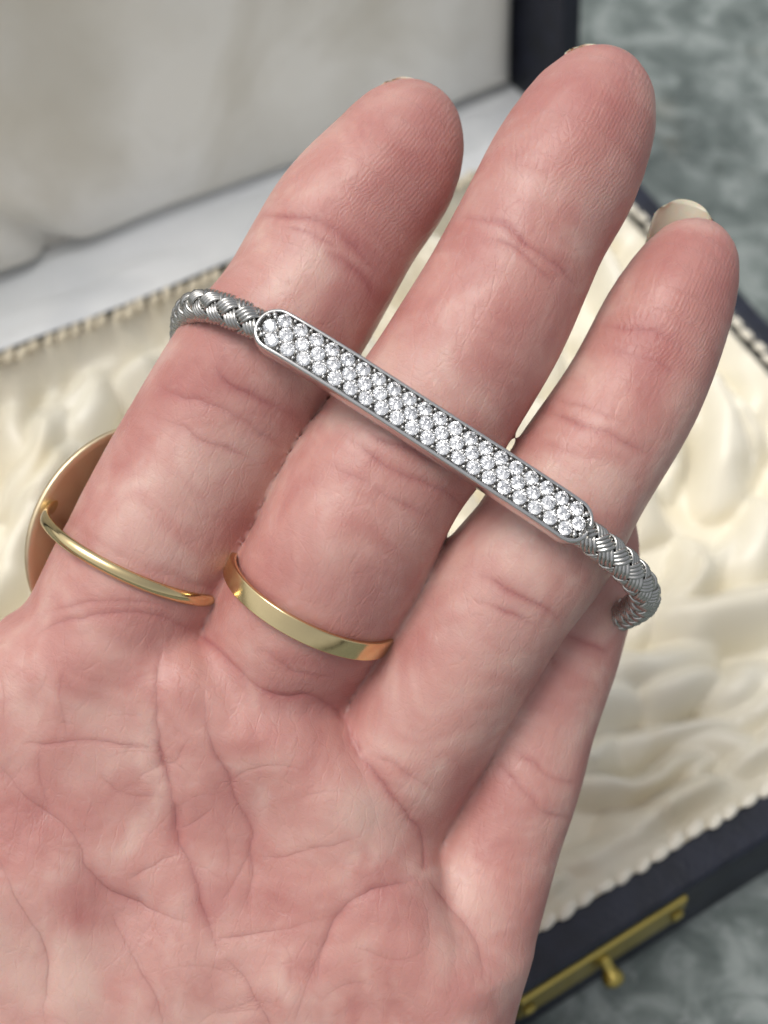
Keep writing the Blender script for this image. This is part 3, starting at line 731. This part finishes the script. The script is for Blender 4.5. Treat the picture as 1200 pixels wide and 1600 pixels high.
# ------------------------------------------------------------------ bracelet
br = empty('bracelet', HAND, label='white gold braided bangle with a long pave diamond bar across the fingers', cat='bracelet')
A3 = np.array([.841, -.541, -.02]); A3 /= np.linalg.norm(A3)
V3 = np.array([.541, .841, -.27]); V3 -= A3 * (A3 @ V3); V3 /= np.linalg.norm(V3)
N3 = np.cross(A3, V3)           # out of the front of the bar
BC = at(662, 667, 10.6)
HWID, HDEP, EXP, SH = 32.0, 24.0, 4.4, 1.4
th = np.linspace(0, 2 * np.pi, 4001)
ex = np.sign(np.sin(th)) * np.abs(np.sin(th))**(2 / EXP) * HWID
ey = np.sign(np.cos(th)) * np.abs(np.cos(th))**(2 / EXP) * HDEP - HDEP
curve = np.outer(ex, A3) + np.outer(ey, N3)
arc = np.r_[0, np.cumsum(np.linalg.norm(np.diff(curve, axis=0), axis=1))]; TOT = arc[-1]
def frame(s):
    s = np.asarray(s) % TOT; e = .25
    g = lambda q: np.stack([np.interp(q % TOT, arc, curve[:, k]) for k in range(3)], -1)
    c = g(s); t = g(s + e) - g(s - e); t /= np.linalg.norm(t, axis=-1, keepdims=True)
    nn = np.cross(t, V3); nn /= np.linalg.norm(nn, axis=-1, keepdims=True)
    return c + BC + A3 * SH, t, nn
def onbar(s, v, w):
    c, t, nn = frame(np.asarray(s, float) - SH); w = np.asarray(w, float) + .62; return c + np.multiply.outer(np.asarray(v, float), V3) + np.asarray(w, float)[..., None] * nn

HL, HW = 21.25, 2.62          # half length and half width of the bar
def outline(inset, n=14):
    hl, hw = HL - inset, HW - inset; r = hw * .92; pts = []
    for sx, sy, a0 in ((1, 1, 90), (1, -1, 0), (-1, -1, -90), (-1, 1, 180)):
        for k in range(n):
            a = math.radians(a0 - 90 * k / (n - 1)); pts.append((sx * (hl - r) + r * math.cos(a), sy * (hw - r) + r * math.sin(a)))
    # even steps along the straight sides so the bar follows its slight bow
    out = []
    for (x0, y0), (x1, y1) in zip(pts, pts[1:] + pts[:1]):
        m = 40 if abs(x1 - x0) > 5 else 1
        for k in range(m): out.append((x0 + (x1 - x0) * k / m, y0 + (y1 - y0) * k / m))
    return out
V, F, loops = [], [], [(.55, -1.45), (.12, -1.15), (0, -.7), (0, .44), (.06, .68), (.18, .84), (.40, .87), (.50, .74), (.52, -.5)]
for ins, w in loops:
    o = np.array(outline(ins)); dome = .12 * (1 - (o[:, 1] / HW)**2)
    V += list(onbar(o[:, 0], o[:, 1], np.full(len(o), w) + (dome if w > 0 else 0)) * MM)
nl = len(outline(0))
for i in range(len(loops) - 1):
    for k in range(nl):
        F.append((i * nl + k, (i + 1) * nl + k, (i + 1) * nl + (k + 1) % nl, i * nl + (k + 1) % nl))
bar = mesh_obj('bar', V, F, M_SILVER, br, label='polished white gold bar')
def capface(off, rev, w, name, m):
    o = outline(off); n = len(o); top = [q for q in o]
    # grid across the bar so the floor bows with it
    xs_ = np.linspace(-HL + off, HL - off, 90); V, F = [], []
    for xx in xs_:
        hw_ = HW - off; r = (HW - off) * .92; d = max(0, abs(xx) - (HL - off - r)); half_ = hw_ - r + math.sqrt(max(r * r - d * d, 0))
        for t in np.linspace(-1, 1, 9): V.append((xx, t * half_, w))
    V = np.array(V); P = onbar(V[:, 0], V[:, 1], V[:, 2]) * MM
    for i in range(89):
        for j in range(8):
            q = (i * 9 + j, i * 9 + j + 1, (i + 1) * 9 + j + 1, (i + 1) * 9 + j); F.append(q if rev else q[::-1])
    return mesh_obj(name, P, F, m, bar)
capface(.52, False, -.5, 'setting_plate', M_DARKSIL); capface(.55, True, -1.45, 'bar_underside', M_SILVER)

def brilliant():
    R = .81; V, F = [], []; n = 16
    for k in range(8): V.append((R * .56 * math.cos(2 * math.pi * (k + .5) / 8), R * .56 * math.sin(2 * math.pi * (k + .5) / 8), R * .33))      # table 0-7
    for k in range(8): V.append((R * .80 * math.cos(2 * math.pi * k / 8), R * .80 * math.sin(2 * math.pi * k / 8), R * .22))                   # star 8-15
    for k in range(16): V.append((R * math.cos(2 * math.pi * k / 16), R * math.sin(2 * math.pi * k / 16), R * .03))                            # girdle 16-31
    for k in range(16): V.append((R * math.cos(2 * math.pi * k / 16), R * math.sin(2 * math.pi * k / 16), -R * .03))                           # girdle 32-47
    for k in range(8): V.append((R * .25 * math.cos(2 * math.pi * (k + .5) / 8), R * .25 * math.sin(2 * math.pi * (k + .5) / 8), -R * .68))     # pavilion 48-55
    V.append((0, 0, -R * .86))
    F.append(tuple(range(8)))
    for k in range(8):
        F.append((k, (k - 1) % 8, 8 + k)); F.append((k, 8 + k, 16 + 2 * k + 1, 8 + (k + 1) % 8))
        F.append((8 + k, 16 + 2 * k, 16 + 2 * k + 1)); F.append((8 + k, 16 + (2 * k - 1) % 16, 16 + 2 * k))
    for k in range(16): F.append((16 + k, 32 + k, 32 + (k + 1) % 16, 16 + (k + 1) % 16))
    for k in range(8):
        F.append((32 + 2 * k, 48 + k, 32 + 2 * k + 1)); F.append((32 + 2 * k + 1, 48 + k, 32 + (2 * k + 2) % 16))
        F.append((32 + 2 * k, 48 + (k - 1) % 8, 48 + k)); F.append((48 + k, 48 + (k - 1) % 8, 56))
    me = bpy.data.meshes.new('diamond'); me.from_pydata([Vector(v) * MM for v in V], [], F); me.update()
    import bmesh
    bm = bmesh.new(); bm.from_mesh(me); bmesh.ops.recalc_face_normals(bm, faces=bm.faces[:]); bm.to_mesh(me); bm.free()
    me.materials.append(M_DIAMOND); return me
dm = brilliant(); rnd = random.Random(9)
PITCH = 1.965; rows = []
rows += [(k * PITCH, 0.0) for k in range(-10, 11)]
rows += [((k + .5) * PITCH, 1.29) for k in range(-10, 10)] + [((k + .5) * PITCH, -1.29) for k in range(-10, 10)]
for s, v in rows:
    c, t, nn = frame(s - SH); zax = Vector(nn + V3 * v * .06 + np.array([rnd.gauss(0, .05) for _ in range(3)])).normalized()
    tx = Vector(t); yy = zax.cross(tx).normalized(); xx = yy.cross(zax)
    m = Matrix((xx, yy, zax)).transposed().to_4x4() @ Matrix.Rotation(rnd.uniform(0, 6.3), 4, 'Z')
    m.translation = Vector(onbar(s, v, .74 + .12 * (1 - (v / HW)**2)) * MM)
    o = bpy.data.objects.new('diamond', dm); link(o, bar); o.matrix_local = m
# tiny grain prongs between the stones
def ico():
    import bmesh
    bm = bmesh.new(); bmesh.ops.create_icosphere(bm, subdivisions=2, radius=1); V = [np.array(v.co) for v in bm.verts]; F = [[v.index for v in f.verts] for f in bm.faces]; bm.free(); return V, F
IV, IF = ico(); V, F = [], []; spots = []
for k in range(-10, 11):
    s = k * PITCH
    for v in (-1, 1):
        spots += [(s, v * .84 + v * .26, .24), (s + PITCH * .5, v * .42, .23)]
        spots += [(s + rnd.gauss(0, .05), v * 1.84, .20)] if abs(k) < 10 else []
        spots += [(s + PITCH * .28, v * .66, .14), (s - PITCH * .28, v * .66, .14)]
spots = [q for q in spots if abs(q[0]) < HL - 1.0 - abs(q[1]) * .3] + [(sx * 19.85, sv_ * 1.35, .3) for sx in (-1, 1) for sv_ in (-1, 1)] + [(sx * 20.35, sv_ * .95, .26) for sx in (-1, 1) for sv_ in (-1, 1)]
for s, v, r in spots:
    c = onbar(s, v, .84 + .1 * (1 - (v / HW)**2)); b0 = len(V)
    nq = frame(s - SH)[2]; V += [(c + p * r - nq * (1.1 if p @ nq < -.05 else 0)) * MM for p in IV]; F += [[b0 + i for i in f] for f in IF]
mesh_obj('grain_prongs', V, F, M_SILVER, bar, kind='stuff')

# braided cable: six flat strands of four wires, three each way round, passing over and under
cable = bpy.data.objects.new('braided_cable', None); cable.empty_display_size = .005; link(cable, br)
S0, S1 = HL - SH - .5, TOT - HL - SH + .5
NSTEP = 620; sv = np.linspace(S0, S1, NSTEP); c0, t0, n0 = frame(sv)
P_ = 7.3; R0 = 1.47; AMP = .25
taper = 1 - .10 * np.exp(-((sv - S0) / 1.6)) - .10 * np.exp(-((S1 - sv) / 1.6))
prof = []                     # across the strand: four wires side by side
WHALF = .88
for k in range(4):
    cx = -WHALF + WHALF * .25 + k * WHALF * .5
    for a in (172, 130, 90, 50, 8): prof.append((cx + WHALF * .25 * math.cos(math.radians(a)), .235 * math.sin(math.radians(a))))
prof += [(WHALF * .9, -.14), (0, -.16), (-WHALF * .9, -.14)]
npf = len(prof)
for direction in (1, -1):
    for k in range(3):
        a = direction * 2 * np.pi * sv / P_ + k * 2 * np.pi / 3
        r = (R0 + direction * AMP * np.cos(6 * np.pi * sv / P_)) * taper
        rad = np.cos(a)[:, None] * n0 + np.sin(a)[:, None] * V3
        tan = -np.sin(a)[:, None] * n0 + np.cos(a)[:, None] * V3
        # strand direction and its sideways direction on the cable
        adv = direction * 2 * np.pi * R0 / P_
        d = t0 + adv * tan; d /= np.linalg.norm(d, axis=1)[:, None]
        V = []
        for q, hgt in prof:
            # stay on the round of the cable: turn the sideways step into an angle and an advance along it
            da = -q * (1 / math.sqrt(1 + adv * adv)) * direction * -1 / R0; ds = q * (adv / math.sqrt(1 + adv * adv)) * direction * -direction * direction
            a2 = a + da; rr_ = r + hgt
            V.append(c0 + BC * 0 + t0 * ds + (np.cos(a2) * rr_)[:, None] * n0 + (np.sin(a2) * rr_)[:, None] * V3)
        V = np.stack(V, 1).reshape(-1, 3) * MM; F = []
        for i in range(NSTEP - 1):
            for j in range(npf):
                q = (i * npf + j, i * npf + (j + 1) % npf, (i + 1) * npf + (j + 1) % npf, (i + 1) * npf + j); F.append(q if direction > 0 else q)
        F.append(tuple(range(npf))); F.append(tuple((NSTEP - 1) * npf + j for j in range(npf))[::-1])
        mesh_obj('strand', V, F, M_STRAND, cable)
# dark core seen in the gaps of the braid
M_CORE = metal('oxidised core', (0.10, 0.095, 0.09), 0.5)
V, F = [], []; ns = 200; cc, tt, nn_ = frame(np.linspace(S0, S1, ns))
for i in range(ns):
    for k in range(12):
        a = 2 * math.pi * k / 12; V.append((cc[i] + 1.08 * (math.cos(a) * nn_[i] + math.sin(a) * V3)) * MM)
F = [(i * 12 + k, i * 12 + (k + 1) % 12, (i + 1) * 12 + (k + 1) % 12, (i + 1) * 12 + k) for i in range(ns - 1) for k in range(12)]
mesh_obj('core', V, F, M_CORE, cable)

# ------------------------------------------------------------------ finger rings
def sweep(path, up, prof, closed):
    """sweep a profile (sideways, outward) along a path lying in a plane with normal up"""
    n = len(path); V = []
    t = (np.roll(path, -1, 0) - np.roll(path, 1, 0)) if closed else np.gradient(path, axis=0)
    t /= np.linalg.norm(t, axis=1)[:, None]
    out = np.cross(t, up); out /= np.linalg.norm(out, axis=1)[:, None]
    for i in range(n):
        pr = prof(i / (n - 1)) if callable(prof) else prof
        for a, b in pr: V.append((path[i] + up * a + out[i] * b) * MM)
    m = len(pr); F = []
    for i in range(n if closed else n - 1):
        for j in range(m): F.append((i * m + j, i * m + (j + 1) % m, ((i + 1) % n) * m + (j + 1) % m, ((i + 1) % n) * m + j))
    if not closed: F.append(tuple(range(m))[::-1]); F.append(tuple((n - 1) * m + j for j in range(m)))
    return V, F

# index finger: half-round shank carrying a large shallow disc
ring1 = empty('disc_ring', HAND, label='gold ring with a large round disc behind the index finger', cat='ring')
f = np.array([.445, .895, 0]); p = np.array([.895, -.445, 0]); z = np.array([0, 0, 1.])
c1 = at(212, 864, -5); zt = z - .16 * f; zt /= np.linalg.norm(zt); f1 = np.cross(zt, p); f1 = f1 if f1 @ f > 0 else -f1
pts = [(-11.75, -3.2), (-11.6, 0), (-10.2, 5.0), (-6.0, 9.0), (0, 10.45), (5.8, 9.3), (10.2, 5.6), (11.6, 0), (11.0, -6), (8.6, -13), (3.4, -20.2)]
path = catmull([(a, b, 0) for a, b in pts], 90)
path3 = c1 + np.outer(path[:, 0], p) + np.outer(path[:, 1], zt)
def shank(t):
    w = .80 + .30 * math.exp(-(t / .06)**2) + .2 * math.exp(-((1 - t) / .06)**2)
    return [(w * math.cos(a), .62 * math.sin(a) if math.sin(a) > 0 else .30 * math.sin(a)) for a in np.linspace(0, 2 * math.pi, 18, endpoint=False)]
V, F = sweep(path3, f1, shank, False)
import bmesh
def fix(o):
    bm = bmesh.new(); bm.from_mesh(o.data); bmesh.ops.recalc_face_normals(bm, faces=bm.faces[:]); bm.to_mesh(o.data); bm.free(); return o
fix(mesh_obj('shank', V, F, M_GOLD, ring1))
nrm = -.77 * p - .64 * z; tdir = -.64 * p + .77 * z
cdz = c1 + (-4.1) * p + (-11.7) * z + f * .6
V, F = [], []; R = 14.9; rings_ = [(0, 0), (.3, .05), (.6, .2), (.82, .5), (.93, .75), (.985, .85), (1.0, .7), (1.0, .25), (.985, -.1), (.93, -.2), (.80, -.55), (.6, -.9), (.3, -1.1), (0, -1.15)]
na = 72
for rr_, hh in rings_:
    for k in range(na):
        a = 2 * math.pi * k / na; V.append((cdz + R * rr_ * (math.cos(a) * f + math.sin(a) * tdir) - nrm * (hh * 1.1)) * MM)
for i in range(len(rings_) - 1):
    for k in range(na): F.append((i * na + k, i * na + (k + 1) % na, (i + 1) * na + (k + 1) % na, (i + 1) * na + k))
o = mesh_obj('disc', V, F, M_GOLDOLD, ring1, label='worn gold disc seen from its hollow back')
bm = bmesh.new(); bm.from_mesh(o.data); bmesh.ops.remove_doubles(bm, verts=bm.verts[:], dist=1e-7); bmesh.ops.recalc_face_normals(bm, faces=bm.faces[:]); bm.to_mesh(o.data); bm.free()
o.data.polygons.foreach_set('use_smooth', [True] * len(o.data.polygons))
jc = path3[0] - p * .5 - z * .2
fix(mesh_obj('solder_joint', [(jc + q[0] * 1.15 * nrm + q[1] * 1.45 * f + q[2] * 1.3 * tdir + .12 * nz1(*(q * 2.2)) * q) * MM for q in IV], IF, M_GOLD, ring1))

# middle finger: flat tapered band
f = np.array([.469, .883, 0]); p = np.array([.883, -.469, 0])
c2 = at(486, 938, -1.6); zt = z - .27 * f; zt /= np.linalg.norm(zt); f2 = np.cross(zt, p); f2 = f2 if f2 @ f > 0 else -f2
th2 = np.linspace(0, 2 * np.pi, 120, endpoint=False)
path3 = c2 + np.outer(10.55 * np.cos(th2), p) + np.outer(10.25 * np.sin(th2), zt)
flat = [(-1.0, -.40), (-1.14, -.25), (-1.16, .24), (-1.08, .36), (-.98, .40), (.98, .40), (1.08, .36), (1.16, .24), (1.14, -.25), (1.0, -.40)]
V, F = sweep(path3, f2, flat, True)
o = fix(mesh_obj('wedding_band', V, F, M_GOLD, None, label='plain flat yellow gold band around the base of the middle finger', cat='ring'))
o.matrix_world = HAND; o.name = 'gold_band'
md = o.modifiers.new('wn', 'WEIGHTED_NORMAL'); md.keep_sharp = True; md.weight = 90
